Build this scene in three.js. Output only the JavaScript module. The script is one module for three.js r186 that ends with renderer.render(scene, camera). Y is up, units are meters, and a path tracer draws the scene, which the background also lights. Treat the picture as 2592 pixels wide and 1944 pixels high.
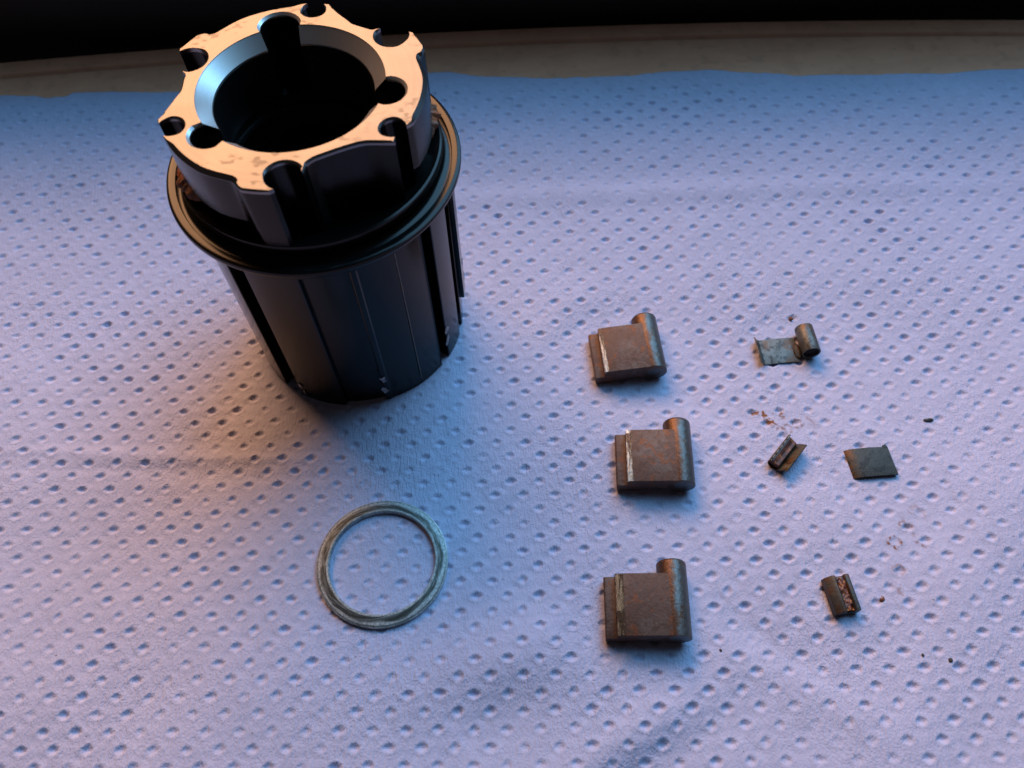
import * as THREE from 'three';
import { mergeGeometries, toCreasedNormals } from 'three/addons/utils/BufferGeometryUtils.js';
import { RectAreaLightUniformsLib } from 'three/addons/lights/RectAreaLightUniformsLib.js';

// ---------- camera, light, exposure ----------
const MM = 0.001, D2R = Math.PI / 180;
const scene = new THREE.Scene();
const camera = new THREE.PerspectiveCamera(2 * Math.atan(972 / 2097) / D2R, 1024 / 768, 0.005, 20);
{
  const p = 59 * D2R, r = 2.3 * D2R, c = Math.cos(r), s = Math.sin(r);
  const up0 = new THREE.Vector3(0, Math.cos(p), -Math.sin(p)), rt0 = new THREE.Vector3(1, 0, 0);
  const fw = new THREE.Vector3(0, -Math.sin(p), -Math.cos(p));
  camera.position.set(0, 0.110, 0);
  camera.up.copy(rt0.clone().multiplyScalar(s).addScaledVector(up0, c));
  camera.lookAt(camera.position.clone().add(fw));
  camera.focus = 0.114; camera.userData.fStop = 32;
}
const renderer = new THREE.WebGLRenderer({ antialias: true });
renderer.setSize(1024, 768);
renderer.toneMapping = THREE.LinearToneMapping;
renderer.toneMappingExposure = 1.0;
renderer.shadowMap.enabled = true;
scene.background = new THREE.Color().setRGB(0.024, 0.020, 0.019);
RectAreaLightUniformsLib.init();
function windowLight(az, el, dist, w, h, color, intensity) {
  const l = new THREE.RectAreaLight(new THREE.Color().setRGB(...color), intensity, w, h);
  const t = new THREE.Vector3(0, 0.01, -0.07), a = az * D2R, e = el * D2R;
  l.position.set(t.x + dist * Math.sin(a) * Math.cos(e), t.y + dist * Math.sin(e), t.z - dist * Math.cos(a) * Math.cos(e));
  l.lookAt(t); scene.add(l); return l;
}
windowLight(-22, 39, 0.8, 0.60, 0.36, [1.0, 0.505, 0.25], 14.2).name = 'evening_window_light';
windowLight(37, 51, 0.8, 0.58, 0.66, [0.28, 0.64, 1.0], 6.1).name = 'sky_window_light';

// ---------- helpers ----------
let seed = 12345;
const rnd = () => { seed = (seed * 1664525 + 1013904223) >>> 0; return seed / 4294967296; };
const hash = (x, y, k = 0) => { let h = Math.imul(x | 0, 374761393) + Math.imul(y | 0, 668265263) + Math.imul(k + 11, 2147483647 ^ 0x5bd1e995); h = Math.imul(h ^ (h >>> 13), 1274126177); h ^= h >>> 16; return (h >>> 0) / 4294967296; };
function vnoise(x, y, k = 0) {
  const xi = Math.floor(x), yi = Math.floor(y); let fx = x - xi, fy = y - yi;
  fx = fx * fx * (3 - 2 * fx); fy = fy * fy * (3 - 2 * fy);
  const a = hash(xi, yi, k), b = hash(xi + 1, yi, k), c = hash(xi, yi + 1, k), d = hash(xi + 1, yi + 1, k);
  return a + (b - a) * fx + (c - a) * fy + (a - b - c + d) * fx * fy;
}
const fbm = (x, y, k = 0, o = 4) => { let s = 0, a = 0.5, n = 0; for (let i = 0; i < o; i++) { s += a * vnoise(x, y, k + i); n += a; a *= 0.5; x = x * 2.03 + 7.1; y = y * 2.03 + 3.7; } return s / n; };
const clamp = (x, a = 0, b = 1) => Math.min(b, Math.max(a, x));
const sst = (a, b, x) => { const t = clamp((x - a) / (b - a)); return t * t * (3 - 2 * t); };
const mix = (a, b, t) => a + (b - a) * t;
const mix3 = (a, b, t) => [mix(a[0], b[0], t), mix(a[1], b[1], t), mix(a[2], b[2], t)];
function tex(w, h, fn, srgb = true, wrap = true) {     // fn(u, v) -> [r, g, b] linear 0..1 when srgb, plain otherwise
  const d = new Uint8Array(w * h * 4), g = x => Math.round(255 * (srgb ? (x <= 0.0031308 ? 12.92 * x : 1.055 * Math.pow(x, 1 / 2.4) - 0.055) : x));
  for (let j = 0; j < h; j++) for (let i = 0; i < w; i++) {
    const c = fn((i + 0.5) / w, (j + 0.5) / h), o = (j * w + i) * 4;
    d[o] = clamp(g(clamp(c[0])), 0, 255); d[o + 1] = clamp(g(clamp(c[1])), 0, 255); d[o + 2] = clamp(g(clamp(c[2])), 0, 255); d[o + 3] = 255;
  }
  const t = new THREE.DataTexture(d, w, h, THREE.RGBAFormat);
  t.magFilter = THREE.LinearFilter; t.minFilter = THREE.LinearFilter;
  t.wrapS = t.wrapT = wrap ? THREE.RepeatWrapping : THREE.ClampToEdgeWrapping;
  if (srgb) t.colorSpace = THREE.SRGBColorSpace;
  t.needsUpdate = true; return t;
}
const std = (name, o) => { const m = new THREE.MeshStandardMaterial({ side: THREE.DoubleSide, ...o }); m.name = name; return m; };
const rgb = (r, g, b) => new THREE.Color().setRGB(r, g, b);
function mesh(name, geo, mat, parent, scaled = true) {
  if (scaled) geo.scale(MM, MM, MM);
  const m = new THREE.Mesh(geo, mat); m.name = name; m.castShadow = m.receiveShadow = true; parent.add(m); return m;
}
function thing(name, label, category, x, y, z, yaw = 0, group) {
  const g = new THREE.Group(); g.name = name; g.position.set(x * MM, y * MM, z * MM); g.rotation.y = yaw * D2R;
  g.userData = { label, category }; if (group) g.userData.group = group;
  scene.add(g); return g;
}
function planarUV(geo, s = 1, ox = 0, oz = 0) {         // uv = (x, z) in mm / s
  const p = geo.attributes.position, uv = new Float32Array(p.count * 2), n = geo.attributes.normal;
  for (let i = 0; i < p.count; i++) {
    uv[2 * i] = (p.getX(i) + ox) / s; uv[2 * i + 1] = (p.getZ(i) + oz + 0.6 * p.getY(i)) / s;
  }
  geo.setAttribute('uv', new THREE.BufferAttribute(uv, 2)); return geo;
}
const poly = pts => new THREE.Shape(pts.map(p => new THREE.Vector2(p[0], p[1])));
function extrude(shape, depth, bevel = 0, segs = 2, crease = 0.55) {
  const g = new THREE.ExtrudeGeometry(shape, { depth: depth - 2 * bevel, bevelEnabled: bevel > 0, bevelThickness: bevel, bevelSize: bevel, bevelOffset: -bevel, bevelSegments: segs, steps: 1, curveSegments: 48 });
  g.translate(0, 0, bevel); return toCreasedNormals(g, crease);
}
const upright = g => g.rotateX(-Math.PI / 2);            // shape (x, y) -> ground (x, -z), extrusion up
// profile (x, y) swept along z, front face at z = 0, back at -depth
const sweep = (pts, depth, bevel = 0.12) => { const g = extrude(poly(pts), depth, bevel); g.translate(0, 0, -depth); return g; };

// ---------- the paper: lattice of embossed pits ----------
const CU = [[24.7268064, 17.64587002], [24.00091054, 0.80074616], [-22.03406437, -47.31859061], [-0.67905116, -0.39703714], [0.64398473, 0.67003197], [-1.16118062, -0.77659637]];
function lattice(x, z) {
  const X = x / 100, Z = (z + 70) / 100, b = [1, X, Z, X * X, X * Z, Z * Z]; let u = 0, v = 0;
  for (let i = 0; i < 6; i++) { u += b[i] * CU[i][0]; v += b[i] * CU[i][1]; }
  return [u, v];
}
const LA = [4.2065, 0.0863], LB = [-1.9772, -2.1425];   // world steps in mm of one u and one v
const bump1 = (x, z, cx, cz, ang, len, wid, h) => {
  const c = Math.cos(ang), s = Math.sin(ang), a = (x - cx) * c + (z - cz) * s, b = -(x - cx) * s + (z - cz) * c;
  return h * Math.exp(-(a * a) / (len * len) - (b * b) / (wid * wid));
};
function wave(x, z) {
  let h = 1.5 * (fbm(x / 30 + 40, z / 22 + 9, 3, 2) - 0.5);
  h += 0.32 * (fbm(x / 8 + 13, z / 8 + 51, 9, 2) - 0.5);
  h += bump1(x, z, 30, -104.5 - 0.04 * (x - 30), 0.05, 60, 2.6, 0.6);
  h += bump1(x, z, -1, -25, -0.35, 9, 5.0, 1.2) - bump1(x, z, -4, -17.5, -0.35, 9, 4.4, 0.7);
  h += bump1(x, z, 13, -14.5, -0.5, 12, 3.2, 0.9) - bump1(x, z, 9, -8, -0.5, 14, 3.0, 0.9);
  h += bump1(x, z, 33, -21, 0.5, 16, 3.0, 0.4) - bump1(x, z, 32, -25.5, 0.65, 12, 2.0, 0.3);
  h += bump1(x, z, -52, -56, 0.08, 24, 1.0, 0.22) - bump1(x, z, -52, -53.5, 0.08, 22, 1.3, 0.15);
  h += bump1(x, z, 60, -30, -0.9, 40, 6, 0.5);
  return h;
}
const seats = [[-24, -80.2, 19, 0], [-18.7, -38.2, 11, 0], [17.5, -70, 9, 0], [19.5, -52, 9, 0], [16, -31, 9, 0], [43.5, -70.5, 6, 0], [38.3, -52, 5, 0], [51.5, -50, 6, 0], [42.5, -31, 5, 0]];
for (const s of seats) s[3] = wave(s[0], s[1]);
function ground(x, z) {                                  // paper without pits: pressed flat under each object
  let h = wave(x, z);
  for (const [cx, cz, r, hh] of seats) { const d = Math.hypot(x - cx, z - cz); if (d < r * 1.5) h = mix(h, hh, 1 - sst(r * 0.75, r * 1.5, d)); }
  return h;
}
const edgeZ = (() => {                                   // torn-off far edge of the sheet
  const pts = [[-130, -137.8], [-100, -138.5], [-94, -138], [-90, -137], [-87, -137.1], [-85, -138.3], [-80, -138.2], [-67, -137.4], [-40, -138.6], [-12, -140], [-2, -138.1], [11, -136.8], [25, -136.6], [33, -137.4], [40, -137.3], [53, -136], [61, -134.8], [76, -134], [87, -133.6], [95, -134.1], [110, -134], [130, -134]];
  return x => { for (let i = 1; i < pts.length; i++) if (x <= pts[i][0]) { const t = (x - pts[i - 1][0]) / (pts[i][0] - pts[i - 1][0]); return mix(pts[i - 1][1], pts[i][1], t * t * (3 - 2 * t)) + 0.3 * (fbm(x / 1.7, 4, 77, 2) - 0.5); } return -134; };
})();
function pits(x, z) {
  const [u, v] = lattice(x, z), ui = Math.round(u), vi = Math.round(v); let h = 0;
  for (let a = -1; a <= 1; a++) for (let b = -1; b <= 1; b++) {
    const iu = ui + a, iv = vi + b, r1 = hash(iu, iv, 1), r2 = hash(iu, iv, 2), r3 = hash(iu, iv, 3), r4 = hash(iu, iv, 4);
    const du = u - iu - 0.07 * (r1 - 0.5), dv = v - iv - 0.09 * (r2 - 0.5);
    const dx = du * LA[0] + dv * LB[0], dz = du * LA[1] + dv * LB[1];
    // rounded diamond pit
    const sk = 0.35 * (r4 - 0.5), ax = Math.abs(dx + sk * dz), az = Math.abs(dz), q = Math.pow(Math.pow(ax / (0.68 + 0.26 * r3), 1.35) + Math.pow(az / (0.54 + 0.14 * r4), 1.35), 1 / 1.35);
    const depth = (0.25 + 0.20 * r3) * (r1 > 0.94 ? 0.4 : 1);
    if (q < 1.7) h -= depth * (1 - sst(0.38, 1.06, q));
    h += 0.05 * Math.exp(-((q - 1.35) ** 2) / 0.12);
    // the second ply's softer pit beside it
    const ex = dx + 0.95 + 0.3 * (r2 - 0.5), ez = dz - 0.95, q2 = (ex * ex) / 0.9 + (ez * ez) / 0.42;
    if (q2 < 4) h -= (0.05 + 0.08 * r4) * Math.exp(-q2);
  }
  return h;
}
function paperHeight(x, z, far) {
  let f = 1;
  if (bump1(x, z, 30, -104.5 - 0.04 * (x - 30), 0.05, 60, 2.0, 1) > 0.3) f = 0.55;
  let damp = 0.3 + 1.25 * fbm(x / 11 + 5, z / 9 + 70, 21, 3);
  return ground(x, z) + f * damp * pits(x, z);
}
{
  const xs = [], zs = [];
  for (let x = -122; x < -106; x += 2) xs.push(x);
  for (let x = -106; x < -66; x += 0.36) xs.push(x);
  for (let x = -66; x < 66; x += 0.22) xs.push(x);
  for (let x = 66; x < 110; x += 0.36) xs.push(x);
  for (let x = 110; x <= 124; x += 2) xs.push(x);
  for (let t = 0; t < 1; t += 1 / 590) zs.push(t);       // 0 = far edge, 1 = z -6 mm
  for (let t = 1; t <= 1.35; t += 0.012) zs.push(t);
  const nx = xs.length, nz = zs.length + 1, pos = new Float32Array(nx * nz * 3), uv = new Float32Array(nx * nz * 2), idx = new Uint32Array((nx - 1) * (nz - 1) * 6);
  for (let j = 0; j < nz; j++) for (let i = 0; i < nx; i++) {
    const x = xs[i], e = edgeZ(x), z = j === 0 ? e - 0.05 : mix(e, -6, zs[j - 1]), o = j * nx + i;
    let y = paperHeight(x, z);
    const lift = sst(0, 7, z - e); y = mix(Math.max(y * 0.25, -0.2) - 0.5, y, lift) + 0.45 * (1 - lift) * fbm(x / 11, 2, 31, 2);
    if (j === 0) y = -1.2;
    pos[3 * o] = x * MM; pos[3 * o + 1] = y * MM; pos[3 * o + 2] = z * MM;
    uv[2 * o] = (x + 110) / 220; uv[2 * o + 1] = (z + 142) / 142;
  }
  let k = 0;
  for (let j = 0; j < nz - 1; j++) for (let i = 0; i < nx - 1; i++) { const a = j * nx + i, b = a + 1, c = a + nx, d = c + 1; idx[k++] = a; idx[k++] = c; idx[k++] = b; idx[k++] = b; idx[k++] = c; idx[k++] = d; }
  const g = new THREE.BufferGeometry();
  g.setAttribute('position', new THREE.BufferAttribute(pos, 3)); g.setAttribute('uv', new THREE.BufferAttribute(uv, 2)); g.setIndex(new THREE.BufferAttribute(idx, 1)); g.computeVertexNormals();
  // colour: blue tissue, faint mottling, rust smears and specks
  const smears = [[37.3, -59.4, 0.25, 1.5, 0.5], [38.4, -57.9, 1.05, 1.3, 0.45], [39.4, -56.7, 0.6, 0.9, 0.35], [40.3, -59.2, -1.1, 0.9, 0.32], [40.6, -58.5, 0.3, 0.7, 0.22], [54.4, -40.2, 1.2, 1.6, 0.14], [55.1, -38.0, 0.7, 0.9, 0.25], [51.0, -34.0, 1.0, 0.8, 0.16], [50.4, -31.8, 1.3, 1.2, 0.16], [48.2, -30.5, 0.4, 0.5, 0.45], [56.2, -42.5, 0.8, 1.2, 0.1], [44.4, -57.6, 1.3, 1.2, 0.13]];
  const rings = [[42.7, -57.1, 0.75, 0.2], [51.7, -38.2, 0.9, 0.3], [54.0, -40.5, 0.85, 0.2], [51.2, -34.4, 0.8, 0.14], [40.8, -56.6, 0.7, 0.2], [55.6, -42.8, 0.8, 0.1]];
  const map = tex(2048, 1322, (u, v) => {
    const x = u * 220 - 110, z = v * 142 - 142;
    const m = 0.94 + 0.12 * (fbm(x / 1.1, z / 1.1, 5, 2) - 0.5) + 0.10 * (hash(Math.round(u * 2048), Math.round(v * 1322), 6) - 0.5);
    let c = [0.45 * m, 0.47 * m, 0.665 * m];
    if (x > 34 && x < 60 && z > -64 && z < -24) {
      let s = 0; const n = fbm(x * 2.6, z * 2.6, 8, 3), wx = x + 0.8 * (fbm(x, z, 14, 2) - 0.5), wz = z + 0.8 * (fbm(x, z, 24, 2) - 0.5);
      for (const [a, b, t, l, k] of smears) s = Math.max(s, bump1(wx, wz, a, b, t, l, l * 0.3, k * 3.6) * sst(0.38, 0.62, n));
      for (const [a, b, r, k] of rings) { const d = Math.hypot(wx - a, (wz - b) * 1.1) - r; s = Math.max(s, 3.4 * k * Math.exp(-d * d / 0.04) * sst(0.3, 0.6, n)); }
      c = mix3(c, [0.19, 0.075, 0.03], clamp(s));
    }
    const sp = hash(Math.round(u * 1024), Math.round(v * 661), 16); if (sp > 0.99982) c = mix3(c, [0.1, 0.08, 0.08], 0.6);
    return c;
  }, true, false);
  const bmp = tex(1024, 1024, (u, v) => {                // crepe streaks and fibres of the tissue, 30 mm a tile
    const x = u * 30, z = v * 30, w = (a, b, k) => { // tileable by cross-fade
      const f = (p, q) => vnoise(p, q, k); const s = u, t = v; return mix(mix(f(a * x, b * z), f(a * (x - 30), b * z), s), mix(f(a * x, b * (z - 30)), f(a * (x - 30), b * (z - 30)), s), t); };
    const h = 0.5 * w(5.2, 1.4, 40) + 0.3 * w(3.4, 4.1, 41) + 0.35 * w(11, 6, 42); return [h, h, h];
  }, false, true);
  const bm = bmp.clone(); bm.repeat.set(220 / 30, 142 / 30); bm.needsUpdate = true;
  const m = mesh('paper_towel', g, std('blue_tissue', { map, bumpMap: bm, bumpScale: 0.00017, roughness: 0.95 }), scene, false);
  m.userData = { label: 'pale blue embossed paper towel spread out under all the metal parts', category: 'paper towel' };
}

// ---------- the setting: painted sill with a groove, dark rail behind it ----------
{
  const back = x => -154.3 + 0.00036 * (x - 5) * (x - 5) * (x < 5 ? 1.02 : 0.95);     // the bowed far edge
  const prof = [[0, -6], [0, -0.25], [0.35, 0], [3.7, 0], [4.15, -0.3], [4.5, -0.9], [4.85, -0.9], [5.2, -0.3], [5.6, -0.02], [9, 0], [16, -0.02], [60, 0], [210, 0]];
  const xs = []; for (let x = -260; x <= 260; x += 4) xs.push(x);
  const pos = [], idx = [], uv = [], n = prof.length;
  for (const x of xs) { const bx = Math.max(-130, Math.min(130, x)), e = back(bx); for (const [d, y] of prof) { pos.push(x, y - 1.2, d < 60 ? e + d : -150 + d); uv.push(x / 60, d / 60); } }
  for (let i = 0; i < xs.length - 1; i++) for (let j = 0; j < n - 1; j++) { const a = i * n + j, b = a + 1, c = a + n, d = c + 1; idx.push(a, b, c, b, d, c); }
  const g = new THREE.BufferGeometry(); g.setAttribute('position', new THREE.Float32BufferAttribute(pos, 3)); g.setAttribute('uv', new THREE.Float32BufferAttribute(uv, 2)); g.setIndex(idx); g.computeVertexNormals();
  const paint = tex(1024, 512, (u, v) => {
    const x = u * 60, y = v * 60, n1 = fbm(x / 6, y / 3, 60, 4), n2 = fbm(x / 1.2, y / 1.2, 61, 3), d = sst(0.62, 0.75, fbm(x / 2.2, y / 1.6, 63, 3));
    return mix3(mix3([0.85, 0.38, 0.22], [0.78, 0.34, 0.195], sst(0.35, 0.7, n1)), [0.16, 0.07, 0.04], 0.12 * d + 0.05 * n2 + (v < 0.12 ? 0.5 * Math.exp(-(((v * 60 - 4.9) / 0.55) ** 2)) : 0));
  });
  const m = mesh('window_sill', g, std('worn_cream_paint', { map: paint, roughness: 0.75 }), scene);
  m.userData = { kind: 'structure', label: 'worn cream painted sill with a groove along its far edge', category: 'sill' };
  const rp = [[-156.2, -20], [-156.2, 50], [-157.0, 51.5], [-158.5, 52], [-190, 52], [-190, -20]];
  const rg = extrude(poly(rp.map(([a, b]) => [a, b])), 640, 0); rg.rotateY(-Math.PI / 2); rg.translate(320, 0, 0);
  const p = rg.attributes.position;                      // (shape x -> z)
  const rail = mesh('window_frame', rg, std('black_frame', { color: rgb(0.004, 0.004, 0.004), roughness: 0.6 }), scene);
  rail.userData = { kind: 'structure', label: 'black window frame rail standing behind the sill', category: 'window frame' };
}

// ---------- metals ----------
const rustMap = tex(512, 512, (u, v) => {                // 24 mm a tile
  const x = u * 24, y = v * 24;
  const f = (k, s, o) => { const a = fbm(x / s, y / s, k, o), b = fbm((x - 24) / s, y / s, k, o), c = fbm(x / s, (y - 24) / s, k, o), d = fbm((x - 24) / s, (y - 24) / s, k, o), p = sst(0.7, 1, u), q = sst(0.7, 1, v); return mix(mix(a, b, p), mix(c, d, p), q); };
  const big = f(100, 2.6, 4), fine = f(110, 0.5, 3), spot = f(120, 1.1, 3), gr = f(131, 0.22, 2);
  let c = mix3([0.145, 0.078, 0.057], [0.185, 0.13, 0.11], sst(0.4, 0.66, big));
  c = mix3(c, [0.12, 0.055, 0.03], 0.6 * sst(0.5, 0.7, fine));
  c = mix3(c, [0.25, 0.08, 0.02], 0.75 * sst(0.63, 0.74, spot));
  c = mix3(c, [0.035, 0.025, 0.02], 0.45 * sst(0.66, 0.76, fine * 0.6 + gr * 0.4));
  return c.map(k => k * (0.5 + 0.3 * gr));
});
const rustBump = tex(512, 512, (u, v) => { const x = u * 24, y = v * 24, h = 0.6 * fbm(x / 0.55, y / 0.55, 110, 3) + 0.4 * fbm(x / 0.2, y / 0.2, 131, 2); return [h, h, h]; }, false);
const rust = std('rusted_steel', { map: rustMap, bumpMap: rustBump, bumpScale: 0.00006, roughness: 0.62, metalness: 0.25 });
const darkRust = rust.clone(); darkRust.name = 'dark_rusted_steel'; darkRust.color.setRGB(0.72, 0.68, 0.66);
const pinSteelMap = tex(512, 512, (u, v) => {            // u: angle round the pin from its right side, over the top
  const n = fbm(u * 30, v * 20, 200, 4), m = fbm(u * 110, v * 60, 210, 2), e = fbm(u * 16 + 3, v * 12, 220, 3);
  let c = mix3([0.07, 0.075, 0.078], [0.13, 0.135, 0.135], n);
  c = mix3(c, mix3([0.082, 0.05, 0.038], [0.12, 0.055, 0.026], sst(0.45, 0.7, m)), clamp(sst(0.20, 0.27, u + 0.14 * (e - 0.5)) * (1 - sst(0.5, 0.56, u)) + 0.5 * sst(0.62, 0.74, e)));
  return c.map(k => k * (0.8 + 0.4 * m));
});
const pinSteel = std('dark_pin_steel', { map: pinSteelMap, bumpMap: rustBump, bumpScale: 0.00004, roughness: 0.42, metalness: 0.6 });
const wornMap = tex(256, 512, (u, v) => { const n = fbm(u * 18, v * 60, 240, 3), m = fbm(u * 6, v * 9, 241, 3); let c = mix3([0.42, 0.37, 0.30], [0.8, 0.76, 0.68], sst(0.35, 0.65, n)); return mix3(c, [0.12, 0.08, 0.055], Math.max(sst(0.42, 0.62, m * 0.6 + n * 0.45 + 0.25 * (u - 0.5) - 0.3 * (v - 0.5)), sst(0.7, 1, u + 0.4 * (n - 0.5)))); });
const wornBump = tex(256, 512, (u, v) => { const h = fbm(u * 20, v * 70, 240, 3); return [h, h, h]; }, false);
const worn = std('bright_worn_steel', { map: wornMap, bumpMap: wornBump, bumpScale: 0.00008, roughness: 0.42, metalness: 0.8 });
const springSteelMap = tex(256, 256, (u, v) => { const n = fbm(u * 10, v * 10, 260, 4); let c = mix3([0.08, 0.08, 0.072], [0.115, 0.12, 0.115], sst(0.35, 0.65, n)); c = mix3(c, [0.10, 0.05, 0.025], 0.8 * sst(0.56, 0.68, fbm(u * 7 + 9, v * 7, 270, 4))); return mix3(c, [0.02, 0.017, 0.015], 0.8 * sst(0.6, 0.72, fbm(u * 16, v * 16, 280, 3))); });
const springSteel = std('stained_spring_steel', { map: springSteelMap, bumpMap: rustBump, bumpScale: 0.00003, roughness: 0.45, metalness: 0.35 });
const darkSteel = std('blackened_steel', { map: tex(256, 256, (u, v) => { const n = fbm(u * 12, v * 12, 300, 4); return mix3([0.028, 0.026, 0.023], mix3([0.06, 0.062, 0.058], [0.10, 0.045, 0.022], sst(0.55, 0.7, fbm(u * 8, v * 8, 310, 3))), n); }), bumpMap: rustBump, bumpScale: 0.00005, roughness: 0.5, metalness: 0.3 });
const wetRust = new THREE.MeshPhysicalMaterial({ side: THREE.DoubleSide, map: tex(256, 256, (u, v) => { const n = fbm(u * 9, v * 9, 320, 4); return mix3(mix3([0.055, 0.014, 0.007], [0.14, 0.04, 0.014], sst(0.4, 0.65, n)), [0.30, 0.12, 0.03], sst(0.64, 0.76, fbm(u * 13, v * 13, 330, 3))); }), roughness: 0.55, clearcoat: 0.22, clearcoatRoughness: 0.3 }); wetRust.name = 'oily_rust';

// ---------- freehub body ----------
const FB = [-24.0, -79.85];
const hub = thing('freehub_body', 'black anodised freehub body with bare notched metal top standing upright on the towel', 'bicycle freehub', FB[0], seats[0][3] - 0.1, FB[1]);
{
  const P = (r, t) => [r * Math.cos(t * D2R), r * Math.sin(t * D2R)];
  const aroundHole = (out, rc, th, rho, a0, a1) => { const c = P(rc, th), n = 22; for (let i = 0; i <= n; i++) { const a = th + mix(a0, a1, i / n); out.push([c[0] + rho * Math.cos(a * D2R), c[1] + rho * Math.sin(a * D2R)]); } };
  const pockets = [{ p: 271.5, s: 328, dr: -0.75 }, { p: 38, s: 85.5, dr: 0.1 }, { p: 156.5, s: 204, dr: 0.35 }];
  const outline = (R2) => {
    const out = [];
    pockets.forEach((k, i) => {
      const prev = pockets[(i + 2) % 3]; let a = prev.s + 6.5, b = k.p - 22; while (b < a) b += 360; const wrap = b - (k.p - 22);
      const lowPrev = Math.min(0.2, prev.dr);
      for (let t = a; t < b; t += 1.5) out.push(P(R2 - 0.3 * sst(b - 16, b, t), t));
      for (let q = 0; q <= 6; q++) out.push(P(mix(R2 - 0.3, 16.4, sst(0, 6, q)), b + q * 1.2));
      for (let t = b + 8.5; t < b + 18.6; t += 1.5) out.push(P(16.4, t));
      aroundHole(out, 14.15, k.p, 2.1, -24, -262);
      const pts = [[13.2 + k.dr * 0.6, k.p + 10.5], [12.95 + k.dr, k.p + 15], [12.8 + k.dr, k.p + 21], [12.85 + k.dr, (k.p + k.s) / 2], [13.25 + k.dr, k.s - 20], [13.9 + k.dr, k.s - 14.5], [14.9 + 0.5 * k.dr, k.s - 9.5], [15.6, k.s - 6.5]].map(q => new THREE.Vector2(...P(...q)));
      for (const q of new THREE.SplineCurve(pts).getPoints(36)) out.push([q.x, q.y]);
      aroundHole(out, 14.45 + 0.5 * lowOf(k), k.s, 1.5, -48, -318);
    });
    return out;
  };
  function lowOf(k) { return Math.min(0, k.dr); }
  const bc = [-0.3, 0.35], scal = [[11.3, 103, 2.45], [11.3, -8, 2.2], [11.35, 222, 2.15]];
  const boreR = (t, grow = 0) => {
    let r = 11.05 + grow;
    for (const [rc, th, rho] of scal) { const d = (t - th) * D2R, c = Math.cos(d) * rc, s = rc * Math.sin(d), q = (rho + grow) ** 2 - s * s; if (c > 0 && q > 0) r = Math.max(r, c + Math.sqrt(q)); }
    return r;
  };
  const borePts = grow => { const o = []; for (let t = 360; t > 0; t -= 1) { const q = P(boreR(t, grow), t); o.push([q[0] + bc[0], q[1] + bc[1]]); } return o; };
  const crownShape = R2 => { const s = poly(outline(R2)); s.holes.push(new THREE.Path(borePts(0).map(p => new THREE.Vector2(...p)))); return s; };

  const faceUV = g => { const p = g.attributes.position, uv = new Float32Array(p.count * 2); for (let i = 0; i < p.count; i++) { uv[2 * i] = p.getX(i) / 40 + 0.5; uv[2 * i + 1] = p.getZ(i) / 40 + 0.5; } g.setAttribute('uv', new THREE.BufferAttribute(uv, 2)); return g; };
  // top plate: cap, broken edges (wide on the plain rim, slight elsewhere), short wall
  const chamferedPlate = (out, hole, y0, y1) => {
    const inset = (pts, sgn, width) => pts.map((p, i) => {
      const a = pts[(i + pts.length - 2) % pts.length], b = pts[(i + 2) % pts.length], l = Math.hypot(b[0] - a[0], b[1] - a[1]) || 1, w = width(p);
      return [p[0] - sgn * (b[1] - a[1]) / l * w, p[1] + sgn * (b[0] - a[0]) / l * w, w];
    });
    const o2 = inset(out, 1, p => {
      const r = Math.hypot(p[0], p[1]); let w = r > 14.9 && r < 15.62 ? 0.5 : r >= 15.6 ? 0.2 : 0.24;
      for (const k of pockets) for (const [rc, th, rho] of [[14.15, k.p, 2.1], [14.45 + 0.5 * lowOf(k), k.s, 1.5]]) { const c = P(rc, th), d = Math.hypot(p[0] - c[0], p[1] - c[1]); if (d < rho + 1.8) w = Math.min(w, d < rho + 0.02 ? mix(0.26, 0.05, sst(rc - 0.9, rc + 0.6, r)) : mix(0.05, 0.5, sst(rho + 0.1, rho + 1.8, d))); }
      return w;
    });
    const h2 = inset(hole, 1, p => (Math.hypot(p[0] - bc[0], p[1] - bc[1]) > 11.06 ? 0.3 : 0.02));
    const cap = [], pos = [], V2 = a => a.map(p => new THREE.Vector2(p[0], p[1]));
    for (const f of THREE.ShapeUtils.triangulateShape(V2(o2), [V2(h2)])) for (const i of f) { const p = i < o2.length ? o2[i] : h2[i - o2.length]; cap.push(p[0], y1, -p[1]); }
    const ring = (A, B) => A.forEach((p, i) => {
      const j = (i + 1) % A.length, q = A[j], P2 = B[i], Q2 = B[j], quad = (a, b, c, d) => pos.push(...a, ...b, ...c, ...a, ...c, ...d);
      const e = (v, y) => [v[0], y, -v[1]];
      quad(e(p, y1 - P2[2]), e(q, y1 - Q2[2]), e(Q2, y1), e(P2, y1));
      quad(e(p, y0), e(q, y0), e(q, y1 - Q2[2]), e(p, y1 - P2[2]));
    });
    ring(out, o2); const nOut = pos.length; ring(hole, h2);
    const g = new THREE.BufferGeometry(); g.setAttribute('position', new THREE.Float32BufferAttribute(pos, 3)); g.computeVertexNormals();
    const cg = new THREE.BufferGeometry(); cg.setAttribute('position', new THREE.Float32BufferAttribute(cap, 3)); cg.computeVertexNormals();
    const part = (a, b) => { const q = new THREE.BufferGeometry(); q.setAttribute('position', new THREE.Float32BufferAttribute(pos.slice(a, b), 3)); q.computeVertexNormals(); return faceUV(toCreasedNormals(q, 0.3)); };
    return [cg, part(0, nOut), part(nOut, pos.length)];
  };
  const anodBump = tex(256, 256, (u, v) => { const h = 0.7 * fbm(u * 3, v * 90, 400, 2) + 0.3 * fbm(u * 60, v * 60, 401, 2); return [h, h, h]; }, false);
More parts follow.
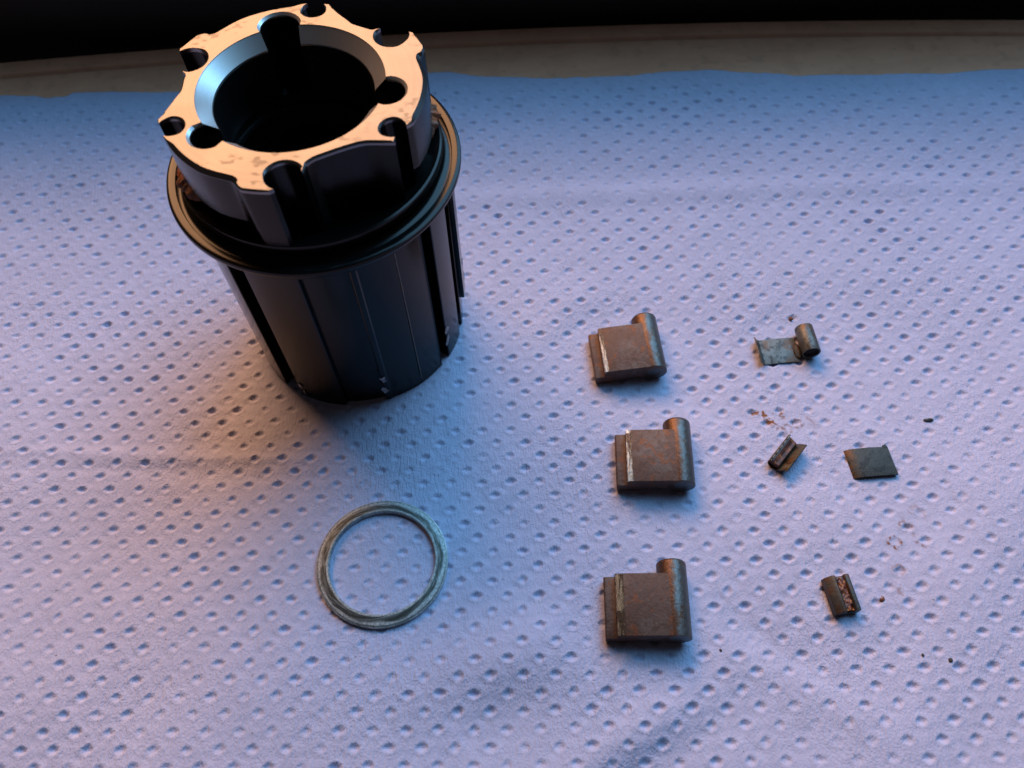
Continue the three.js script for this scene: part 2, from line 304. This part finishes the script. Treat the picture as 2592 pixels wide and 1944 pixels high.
  const anod = new THREE.MeshPhysicalMaterial({ name: 'black_anodised', side: THREE.DoubleSide, color: rgb(0.004, 0.004, 0.0042), metalness: 0, roughness: 0.13, ior: 1.31, specularIntensity: 1.0, bumpMap: anodBump, bumpScale: 0.000004 });
  const faceMap = tex(512, 512, (u, v) => {
    const x = (u - 0.5) * 40, y = (v - 0.5) * 40, r = Math.hypot(x, y); let m = 0.93 + 0.07 * vnoise(r * 9, 3, 500);
    const n = fbm(x / 0.9, y / 0.6, 501, 4), n2 = fbm(x / 4 + 3, y / 4, 502, 2); m *= 1 - 0.38 * sst(0.55, 0.75, n) * sst(0.4, 0.6, n2) - 0.08 * sst(0.4, 0.7, fbm(x / 5, y / 5, 505, 2));
    return [0.158 * m, 0.152 * m, 0.148 * m];
  });
  const faceBump = tex(1024, 1024, (u, v) => { const x = (u - 0.5) * 40, y = (v - 0.5) * 40, r = Math.hypot(x, y), h = 0.6 * vnoise(r * 14, Math.atan2(y, x) * 1.5, 510) + 0.4 * hash(Math.floor(u * 1024), Math.floor(v * 1024), 511); return [h, h, h]; }, false);
  const bare = std('bare_machined_aluminium', { map: faceMap, bumpMap: faceBump, bumpScale: 0.000006, metalness: 1, roughness: 0.41 });
  const bright = std('bright_cut_aluminium', { color: rgb(0.72, 0.72, 0.73), metalness: 1, roughness: 0.36, bumpMap: anodBump, bumpScale: 0.000004 });

  // crown with the three pawl pockets, undercut by a snap ring groove
  const up = upright(extrude(crownShape(15.55), 6.15)); up.translate(0, 39.4, 0);
  const low = upright(extrude(crownShape(14.4), 3.4)); low.translate(0, 36.0, 0);
  mesh('pawl_crown', mergeGeometries([up, low]), anod, hub);
  const [face, rim, edges] = chamferedPlate(outline(15.55), borePts(0), 45.55, 46.1);
  mesh('machined_face', faceUV(face), bare, hub).userData.label = 'bare machined top face with dark smudges';

  mesh('cut_edge', edges, bright, hub).userData.label = 'bright chamfered edge of the bore';
  mesh('rim_edge', rim, std('dark_cut_aluminium', { color: rgb(0.20, 0.20, 0.21), metalness: 1, roughness: 0.3 }), hub);
  // chamfer of the bore between the scallops
  const arcs = [], eps = 0.4; let on = null;
  for (let t = 0; t <= 720; t += 0.5) { const open = boreR(t % 360) < 11.06; if (open && on === null) on = t; if (!open && on !== null) { if (on > 0 && on < 360) arcs.push([on, t]); on = null; } }
  const chamfer = [];
  for (const [a, b] of arcs) chamfer.push(new THREE.LatheGeometry([[11.08, 45.7], [11.04, 46.0], [9.55, 44.45], [9.53, 44.3]].map(p => new THREE.Vector2(...p)), 64, (a - eps + 90) * D2R, (b - a + 2 * eps) * D2R));
  const liner = arcs.map(([a, b]) => new THREE.LatheGeometry([[11.1, 43.9], [9.58, 44.32], [9.5, 44.1], [9.55, 37.2], [11.1, 37.2]].map(p => new THREE.Vector2(...p)), 64, (a - eps + 90) * D2R, (b - a + 2 * eps) * D2R));
  for (const [a, b] of arcs) for (const t of [a - eps, b + eps]) liner.push(new THREE.PlaneGeometry(1.5, 7).translate(10.33, 40.6, 0).rotateY(t * D2R));
  const lg0 = mergeGeometries(liner); lg0.translate(bc[0], 0, -bc[1]); mesh('bore_liner', lg0, std('grimy_black', { color: rgb(0.006, 0.006, 0.007), roughness: 0.35 }), hub);
  const ch = mergeGeometries(chamfer); ch.translate(bc[0], 0, -bc[1]);
  mesh('bore_chamfer', toCreasedNormals(ch, 0.5), bright, hub);

  const lathe = (pts, seg = 160) => new THREE.LatheGeometry(pts.map(p => new THREE.Vector2(...p)), seg);
  // bore, a dark tube with a bearing seat
  mesh('bore', lathe([[10.3, 37.3], [10.3, 29], [9.6, 28.6], [9.6, 22], [9.2, 21.6], [6.6, 21.6], [6.4, 21.3], [6.4, 1]]), std('oily_black', { color: rgb(0.012, 0.012, 0.013), metalness: 0.2, roughness: 0.35 }), hub);
  // collar and flange
  const col = []; const add = (...a) => col.push(...a);
  add([9.5, 35.6], [12.0, 36.0], [16.2, 37.2], [16.45, 37.08], [16.5, 36.8], [16.5, 35.75], [16.42, 35.6], [16.15, 35.5], [16.15, 35.3]);
  for (let i = 0; i <= 8; i++) { const a = i / 8 * Math.PI / 2; add([16.15 + 1.25 * (1 - Math.cos(a)), 35.3 - 0.9 * Math.sin(a)].map((v, k) => v)); }
  add([17.45, 34.75], [17.55, 34.95], [18.0, 35.0], [18.4, 34.98], [18.62, 34.88], [18.7, 34.65], [18.68, 34.25], [18.45, 34.0], [17.6, 33.9], [17.35, 33.7], [17.25, 33.3], [17.2, 32.1], [16.9, 31.8], [10.3, 31.8]);
  const anodDull = anod.clone(); anodDull.name = 'worn_black_anodised'; anodDull.ior = 1.36; anodDull.specularIntensity = 0.62; anodDull.roughness = 0.2;
  mesh('flange', toCreasedNormals(lathe(col), 0.7), anodDull, hub);

  // splined barrel
  const prof = [];
  const rad = t => {                                     // groove depths round the barrel
    const g = [[198, 203, 14.2], [228, 238.5, 14.1], [265, 286.6, 15.9], [323.5, 330, 14.2], [346.5, 353, 14.4], [372, 378, 14.2], [393, 410, 15.9], [432, 440, 14.2], [460, 478, 15.9], [500, 508, 14.2], [530, 545, 15.8]];
    for (const [a, b, r] of g) for (const o of [0, -360]) if (t >= a + o && t <= b + o) return r;
    return 16.6;
  };
  let last = rad(0);
  for (let t = 0; t < 360; t += 0.75) {
    const r = rad(t); if (r !== last) { prof.push(P(last - (last > r ? 0.12 : 0), t - 0.4)); prof.push(P(r - (r > last ? 0.12 : 0), t - 0.38)); last = r; }
    let rr = r; if (r > 16 && t > 290 && t < 323) rr = 16.62 - 0.12 * (1 - Math.cos((t - 308) * D2R * (t < 308 ? 1.6 : 2.1)) * 0.5) - 0.006 * Math.abs(t - 308);
    prof.push(P(rr, t));
  }
  const bs = poly(prof); bs.holes.push(new THREE.Path().absarc(0, 0, 10.3, 0, Math.PI * 2, true));
  const barrel = upright(extrude(bs, 31.9, 0.2, 2, 0.3)); barrel.translate(0, 0.1, 0);
  const bp = barrel.attributes.position;
  for (let i = 0; i < bp.count; i++) { const y = bp.getY(i), k = 1 - 0.012 * sst(1.2, 0, y); bp.setX(i, bp.getX(i) * k); bp.setZ(i, bp.getZ(i) * k); }
  mesh('splined_barrel', barrel, anod, hub);
  // a single raised key on the right that stops short of the foot
  const key = []; for (let t = -6; t <= 8; t += 1) key.push(P(17.25, t)); for (let t = 8; t >= -6; t -= 1) key.push(P(15.8, t));
  const kg = upright(extrude(poly(key), 25.5, 0.15, 2, 0.4)); kg.translate(0, 6.8, 0); mesh('spline_key', kg, anod, hub);
  // the fine bright line on one spline edge
  const ln = upright(extrude(poly([P(16.56, 307.75), P(16.66, 307.82), P(16.66, 308.05), P(16.56, 308.1)]), 29.5)); ln.translate(0, 2, 0);
  mesh('worn_edge_line', ln, std('grey_scratch', { color: rgb(0.22, 0.21, 0.19), metalness: 0.6, roughness: 0.5 }), hub);
  // chips in the anodising where the sprockets bit
  const chipMat = std('bare_chip', { color: rgb(0.42, 0.42, 0.44), metalness: 0.5, roughness: 0.6 });
  const chips = [];
  const chip = (th, y, r, w, h) => { for (let q = 0; q < 5; q++) { const g = new THREE.IcosahedronGeometry(1, 1), p = g.attributes.position; for (let i = 0; i < p.count; i++) { const k = 0.6 + 0.8 * hash(Math.round(p.getX(i) * 40 + q * 9), Math.round(p.getY(i) * 40 + p.getZ(i) * 90), 71); p.setXYZ(i, p.getX(i) * k * 0.06, p.getY(i) * k * h * (0.35 + 0.4 * rnd()), p.getZ(i) * k * w * (0.3 + 0.4 * rnd())); } g.translate(r, y + (rnd() - 0.5) * h * 1.6, (rnd() - 0.5) * w * 1.6); g.rotateY(th * D2R); chips.push(g); } };
  chip(287.5, 6.2, 16.6, 0.5, 0.55); chip(287.3, 3.4, 16.6, 0.55, 0.7); chip(330.8, 7.4, 16.55, 0.6, 0.6); chip(330.6, 4.6, 16.5, 0.45, 0.9); chip(241, 3.6, 16.6, 0.35, 0.5); chip(242, 1.8, 16.6, 0.2, 0.5); chip(3, 12.5, 17.25, 0.4, 0.6); chip(4, 8.5, 17.25, 0.4, 0.5);
  const cg = mergeGeometries(chips); cg.computeVertexNormals(); const chm = mesh('anodising_chip', cg, chipMat, hub); chm.userData.kind = 'stuff'; chm.userData.label = 'small bright chips in the black finish';
  // rusty grit packed in the groove under the crown
  const gritMat = std('rusty_grit', { map: rustMap, bumpMap: rustBump, bumpScale: 0.0003, color: rgb(1.6, 1.25, 1.0), roughness: 0.8 });
  const grit = (a, b) => {
    const n = 70, m = 9, pos = [], idx = [], uv = [];
    for (let i = 0; i <= n; i++) for (let j = 0; j <= m; j++) {
      const t = mix(a, b, i / n), e = Math.sin(Math.PI * i / n) ** 0.4, q = j / m * Math.PI, amp = e * (0.55 + 0.9 * fbm(i * 0.22, j * 0.5 + a, 81, 3));
      const r = 14.2 + 2.3 * Math.sin(q) * amp * 0.95, y = 38.0 - 1.05 * Math.cos(q) * (0.8 + 0.2 * amp) + 0.35 * (fbm(i * 0.5, j * 0.7, 82, 2) - 0.5), c = P(r, t);
      pos.push(c[0], y, -c[1]); uv.push(i / n * 0.4, j / m * 0.2);
    }
    for (let i = 0; i < n; i++) for (let j = 0; j < m; j++) { const o = i * (m + 1) + j; idx.push(o, o + 1, o + m + 1, o + 1, o + m + 2, o + m + 1); }
    const g = new THREE.BufferGeometry(); g.setAttribute('position', new THREE.Float32BufferAttribute(pos, 3)); g.setAttribute('uv', new THREE.Float32BufferAttribute(uv, 2)); g.setIndex(idx); g.computeVertexNormals(); return g;
  };
  mesh('rust_deposit', grit(-2, 30), gritMat, hub); mesh('rust_deposit', grit(186, 219), gritMat, hub);
}

// ---------- washer ----------
{
  const w = thing('washer', 'flat grey steel ring washer with dark staining lying in front of the freehub body', 'washer', -18.75, seats[1][3] - 0.06, -38.2);
  const pr = [[7.3, 0.05], [7.25, 0.15], [7.25, 0.82], [7.38, 0.95], [7.7, 0.96], [8.3, 0.86], [8.72, 0.84], [9.02, 0.66], [9.02, 0.15], [8.9, 0.02], [7.3, 0.02]];
  const g = new THREE.LatheGeometry(pr.map(p => new THREE.Vector2(...p)), 160);
  { const p = g.attributes.position, uv = g.attributes.uv; for (let i = 0; i < p.count; i++) uv.setXY(i, uv.getX(i), (Math.hypot(p.getX(i), p.getZ(i)) - 7.2) / 1.9); }
  const map = tex(2048, 128, (u, v) => {
    const a = u * Math.PI * 2, st = fbm(Math.cos(a) * 3 + 5, Math.sin(a) * 3 + 5, 600, 3), li = fbm(Math.cos(a) * 9 + 20, v * 16 + Math.sin(a) * 9, 610, 3), fine = 0.55 * vnoise(u * 260, v * 16, 612) + 0.45 * vnoise(u * 620, v * 24, 613);
    const ln = vnoise(Math.cos(a) * 2.2, v * 70 + Math.sin(a) * 2.2, 620);
    let c = mix3([0.16, 0.185, 0.195], [0.44, 0.48, 0.49], ln * 0.7 + 0.7 * (fine - 0.35));
    const band = sst(0.14, 0.3, v + 0.1 * (li - 0.5)) * (1 - sst(0.50, 0.74, v + 0.34 * (st - 0.5)));
    c = mix3(c, [0.022, 0.026, 0.022], clamp(band * (0.75 + 1.3 * (li - 0.4) + 0.7 * (fine - 0.5)), 0, 0.95)); c = mix3(c, [0.55, 0.58, 0.58], 0.75 * Math.max(sst(0.12, 0.07, v), sst(0.86, 0.93, v)) * sst(0.2, 0.6, st)); return c.map(k => k * (0.55 + 0.9 * fine));
  });
  mesh('ring', toCreasedNormals(g, 0.25), std('stained_steel', { map, metalness: 0.5, roughness: 0.42 }), w);
}

// ---------- pawls ----------
function pawl(label, x, z, yaw, y, opt) {
  const t = thing('pawl', label, 'pawl', x, y, z, yaw, 'rusty pawls laid out in a column');
  const D = 8.15, cx = 9.1, R = 1.98, cy = 2.0;
  const body = [[0.15, 0.35], [0.4, 0.1], [2.6, 0.15], [4.0, 0.6], [5.4, 1.05], [6.6, 1.05], [7.4, 0.85], [8.2, 0.6], [9.1, 0.6], [9.1, 3.9], [8.4, 3.86], [6.5, 3.72], [4, 3.55], [2.55, 3.45], [1.5, 3.2], [1.48, 1.95], [0.25, 1.85], [0.05, 1.65]];
  const bg = sweep(body, D, 0.1); planarUV(bg, 24, opt.u, opt.v);
  mesh('pawl_plate', bg, opt.mat || rust, t);
  const eg = sweep([[1.43, 2.9], [1.49, 3.26], [1.66, 3.38], [1.66 + opt.w, 3.38 + 0.1 * opt.w], [1.7 + opt.w, 3.2]], D - 0.12, 0.02); eg.translate(0, 0, -0.06);
  { const p = eg.attributes.position, uv = new Float32Array(p.count * 2); for (let i = 0; i < p.count; i++) { uv[2 * i] = (p.getX(i) - 1.4) / (0.3 + opt.w); uv[2 * i + 1] = p.getZ(i) / D + opt.u * 0.1; } eg.setAttribute('uv', new THREE.BufferAttribute(uv, 2)); }
  mesh('worn_edge', eg, opt.edge, t).userData.label = 'bright worn driving edge';
  const L = 10.25, cg = new THREE.LatheGeometry([[0, 0], [1.85, 0], [1.95, 0.05], [R, 0.15], [R, L - 0.5], [1.93, L - 0.28], [1.75, L - 0.08], [1.5, L], [0, L]].map(p => new THREE.Vector2(...p)), 64);
  cg.rotateX(-Math.PI / 2); cg.translate(cx, cy, 0.03);
  const pg = toCreasedNormals(cg, 0.6), pp = pg.attributes.position, puv = new Float32Array(pp.count * 2);
  for (let i = 0; i < pp.count; i++) { puv[2 * i] = (Math.atan2(pp.getY(i) - cy, pp.getX(i) - cx) / (2 * Math.PI) + 1) % 1; puv[2 * i + 1] = -pp.getZ(i) / 12 + opt.u * 0.07; }
  pg.setAttribute('uv', new THREE.BufferAttribute(puv, 2));
  mesh('pivot_pin', pg, pinSteel, t);
  return t;
}
const edgeA = worn, edgeB = worn.clone(), edgeC = std('dull_worn_steel', { map: wornMap, bumpMap: wornBump, bumpScale: 0.0001, color: rgb(0.42, 0.36, 0.27), roughness: 0.6, metalness: 0.5 }); edgeB.roughness = 0.36; edgeB.name = 'bright_worn_steel_b';
pawl('rusty brown pawl farthest from the camera, tilted slightly anticlockwise, its left edge gleaming', 12.75, -65.55, 3.2, seats[2][3] - 0.1, { u: 0, v: 0, edge: edgeA, w: 0.45 });
pawl('middle rusty pawl of the three, left of the curled spring fragment', 14.2, -47.55, -3.5, seats[3][3] - 0.1, { u: 9.3, v: 5.1, edge: edgeB, w: 0.6 });
pawl('darkest rusty pawl, nearest the camera, with an orange spot and a dull left edge', 10.65, -26.3, -3.0, seats[4][3] - 0.1, { u: 3.9, v: 14.2, edge: edgeC, w: 0.85, mat: darkRust });

// ---------- spring pieces ----------
function ribbon(path, th) {                              // closed outline of a bent strip
  const up = [], dn = [];
  path.forEach((p, i) => { const a = path[Math.max(0, i - 1)], b = path[Math.min(path.length - 1, i + 1)], l = Math.hypot(b[0] - a[0], b[1] - a[1]), nx = -(b[1] - a[1]) / l * th / 2, ny = (b[0] - a[0]) / l * th / 2; up.push([p[0] + nx, p[1] + ny]); dn.push([p[0] - nx, p[1] - ny]); });
  return up.concat(dn.reverse());
}
const GS = 'broken pieces of pawl spring';
{ // leaf with a rolled end
  const t = thing('leaf_spring', 'flat grey leaf spring with a rolled tube end, right of the farthest pawl', 'leaf spring', 39.7, seats[5][3] - 0.08, -67.9, 3.0, GS);
  const leaf = [[-0.95, 1.35], [-0.55, 0.75], [-0.15, 0.3], [0.2, 0.2], [2, 0.3], [4, 0.32], [5.6, 0.25]];
  const lg = sweep(ribbon(new THREE.SplineCurve(leaf.map(p => new THREE.Vector2(...p))).getPoints(40).map(p => [p.x, p.y]), 0.16), 4.55, 0.02); planarUV(lg, 9, 4, 4); mesh('leaf', lg, springSteel, t);
  const roll = []; for (let a = -118; a <= 330; a += 7) { const r = 1.46 - 0.0006 * (a + 118); roll.push([6.85 + r * Math.cos(a * D2R), 1.62 + r * Math.sin(a * D2R)]); }
  const rg = sweep(ribbon(roll, 0.17), 4.75, 0.03); rg.translate(0.15, 0, -0.55); planarUV(rg, 9, 1, 7); mesh('rolled_end', rg, springSteel, t);
  const pl = new THREE.CylinderGeometry(1.36, 1.36, 4.0, 32); pl.rotateX(Math.PI / 2); pl.translate(7.0, 1.62, -2.95); mesh('grime_plug', pl, std('black_grime', { color: rgb(0.008, 0.007, 0.006), roughness: 0.9 }), t);
  const dirt = new THREE.SphereGeometry(0.7, 20, 12); { const p = dirt.attributes.position; for (let i = 0; i < p.count; i++) { const k = 0.7 + 0.7 * fbm(p.getX(i) * 2 + 9, p.getZ(i) * 2 + p.getY(i) * 3, 90, 3); p.setXYZ(i, p.getX(i) * k * 0.8, p.getY(i) * k * 0.5, p.getZ(i) * k * 1.9); } dirt.computeVertexNormals(); } dirt.translate(5.55, 0.5, -1.8); mesh('grime_lump', dirt, darkSteel, t);
}
{ // curled fragment with a red inside
  const t = thing('spring_fragment', 'small curled spring fragment with rust-red inside and a thin flap, right of the middle pawl', 'spring fragment', 37.2, seats[6][3] - 0.05, -50.1, 0, GS);
  // local axis: front-left to back-right
  const g = new THREE.Group(); 
  const c = []; for (let a = 142; a <= 330; a += 6) c.push([0.95 * Math.cos(a * D2R), 1.05 + 0.95 * Math.sin(a * D2R)]); c.push([1.15, 0.95], [1.5, 1.35], [1.95, 1.75]);
  const turn = geo => { geo.rotateY(-43 * D2R); return geo; };
  const sg = sweep(ribbon(c, 0.16), 5.5, 0.02); planarUV(sg, 8, 3, 2); mesh('curled_strip', turn(sg), std('tan_spring_steel', { map: springSteelMap, color: rgb(1.0, 0.82, 0.64), roughness: 0.38, metalness: 0.6 }), t);
  const fillp = []; for (let a = 150; a <= 330; a += 10) fillp.push([0.86 * Math.cos(a * D2R), 1.05 + 0.86 * Math.sin(a * D2R)]); fillp.push([0.55, 1.25], [0.1, 1.3], [-0.45, 1.5]);
  const fg = sweep(fillp, 4.9, 0.05); { const p = fg.attributes.position; for (let i = 0; i < p.count; i++) p.setY(i, p.getY(i) + 0.25 * (fbm(p.getX(i) * 1.7, p.getZ(i) * 1.7, 95, 2) - 0.5)); fg.computeVertexNormals(); } fg.translate(0, 0, -0.3); planarUV(fg, 6, 1, 1); mesh('rust_filling', turn(fg), wetRust, t);
  const lip = sweep([[-0.80, 1.66], [-0.74, 1.74], [-0.66, 1.70], [-0.72, 1.62]], 5.2, 0.02); lip.translate(0, 0, -0.1); mesh('bright_lip', turn(lip), worn, t);
}
{ // flat dark square
  const t = thing('spring_plate', 'flat dark square piece of spring with a rusty left edge, right of the curled fragment', 'spring fragment', 48.7, seats[7][3] - 0.02, -47.9, 0, GS);
  const pr = ribbon([[-0.12, -0.02], [0.15, 0.22], [0.6, 0.42], [1.6, 0.55], [3.5, 0.6], [5.0, 0.55], [6.1, 0.42]], 0.26);
  const g = sweep(pr, 4.5, 0.04); { const p = g.attributes.position; for (let i = 0; i < p.count; i++) { const z = p.getZ(i), x = p.getX(i); p.setX(i, x + 0.09 * z * 1.0); p.setZ(i, z + 0.035 * x * -1 + (z < -4 ? 0.16 * (hash(Math.round(x * 3), 2, 99) - 0.6) - 0.05 * Math.sin(x) : 0)); } g.computeVertexNormals(); }
  const m2 = std('dark_green_steel', { map: tex(256, 256, (u, v) => { const x = u * 8; let c = mix3([0.026, 0.028, 0.025], [0.045, 0.049, 0.045], fbm(u * 14, v * 14, 340, 4)); c = mix3(c, [0.09, 0.042, 0.02], (1 - sst(0.06, 0.22, u)) * sst(0.3, 0.6, fbm(u * 20, v * 20, 341, 3))); return mix3(c, [0.015, 0.014, 0.012], 0.8 * sst(0.58, 0.7, fbm(u * 9, v * 9, 342, 4))); }), roughness: 0.55, metalness: 0.3, bumpMap: rustBump, bumpScale: 0.00006 });
  planarUV(g, 8, 0.6, 6); mesh('plate', toCreasedNormals(g, 0.5), m2, t);
  const ear = new THREE.BoxGeometry(0.55, 0.22, 0.5, 2, 1, 2); ear.rotateY(0.4); ear.translate(5.3, 0.55, -4.75); planarUV(ear, 8, 0, 0); mesh('corner_ear', ear, m2, t);
}
{ // dark channel with rust in its slot
  const t = thing('spring_channel', 'dark folded channel fragment with shiny orange rust in its slot, nearest the camera', 'spring fragment', 42.6, seats[8][3] - 0.03, -28.6, 6.5, GS);
  const pr = [[-1.75, 0.35], [-1.5, 0.1], [1.2, 0.1], [1.7, 0.4], [1.72, 1.5], [1.45, 1.75], [1.1, 1.75], [0.95, 1.5], [0.9, 1.0], [-0.1, 1.0], [-0.2, 1.7], [-0.45, 1.98], [-0.8, 1.9], [-1.6, 1.15]];
  const g = sweep(pr, 4.9, 0.08); planarUV(g, 8, 1, 3); mesh('folded_channel', g, darkSteel, t);
  const f = new THREE.PlaneGeometry(1.12, 4.5, 14, 48); f.rotateX(-Math.PI / 2); { const p = f.attributes.position; for (let i = 0; i < p.count; i++) p.setY(i, 1.15 + 0.75 * (fbm(p.getX(i) * 2.1 + 7, p.getZ(i) * 1.5, 96, 4) - 0.35)); } f.computeVertexNormals(); f.translate(0.38, 0, -2.45); planarUV(f, 6, 1, 1); mesh('rust_filling', f, wetRust, t);
}

// ---------- loose crumbs on the towel ----------
function crumb(label, x, z, s, mat, k) {
  const g = new THREE.IcosahedronGeometry(1, 3), p = g.attributes.position;
  for (let i = 0; i < p.count; i++) { const a = p.getX(i), b = p.getY(i), c = p.getZ(i), q = 0.55 + 0.9 * fbm(a * 1.3 + k, c * 1.3 + b * 1.7, 700 + k, 3); p.setXYZ(i, a * q * s[0], b * q * s[1], c * q * s[2]); }
  g.computeVertexNormals(); planarUV(g, 5, k, k);
  const m = mesh('rust_crumb', g, mat, scene); m.position.set(x * MM, (ground(x, z) + s[1] * 0.25) * MM, z * MM);
  m.userData = { label, category: 'rust crumb', group: 'loose crumbs on the paper towel' };
}
const flake = std('rust_flake', { map: rustMap, color: rgb(1.5, 1.0, 0.7), roughness: 0.8 });
crumb('orange-brown rust crumb in a pit just behind the leaf spring with the rolled end', 45.5, -76.4, [0.42, 0.3, 0.35], flake, 1);
crumb('dark curved crumb lying alone at the far right, behind the dark square plate', 62.2, -57.1, [0.85, 0.22, 0.3], darkSteel, 2);
crumb('tiny orange rust crumb on the right of the dark channel fragment', 47.9, -30.4, [0.3, 0.2, 0.25], flake, 3);
crumb('tiny black crumb in a pit at the lower right, the right one of two', 54.5, -22.3, [0.26, 0.2, 0.28], darkSteel, 4);
crumb('tiny black crumb at the lower right, the left one of two', 51.2, -23.1, [0.16, 0.14, 0.22], darkSteel, 5);
crumb('tiny dark crumb on the towel in front of and right of the nearest pawl', 25.5, -24.7, [0.16, 0.12, 0.16], darkSteel, 6);

renderer.render(scene, camera);
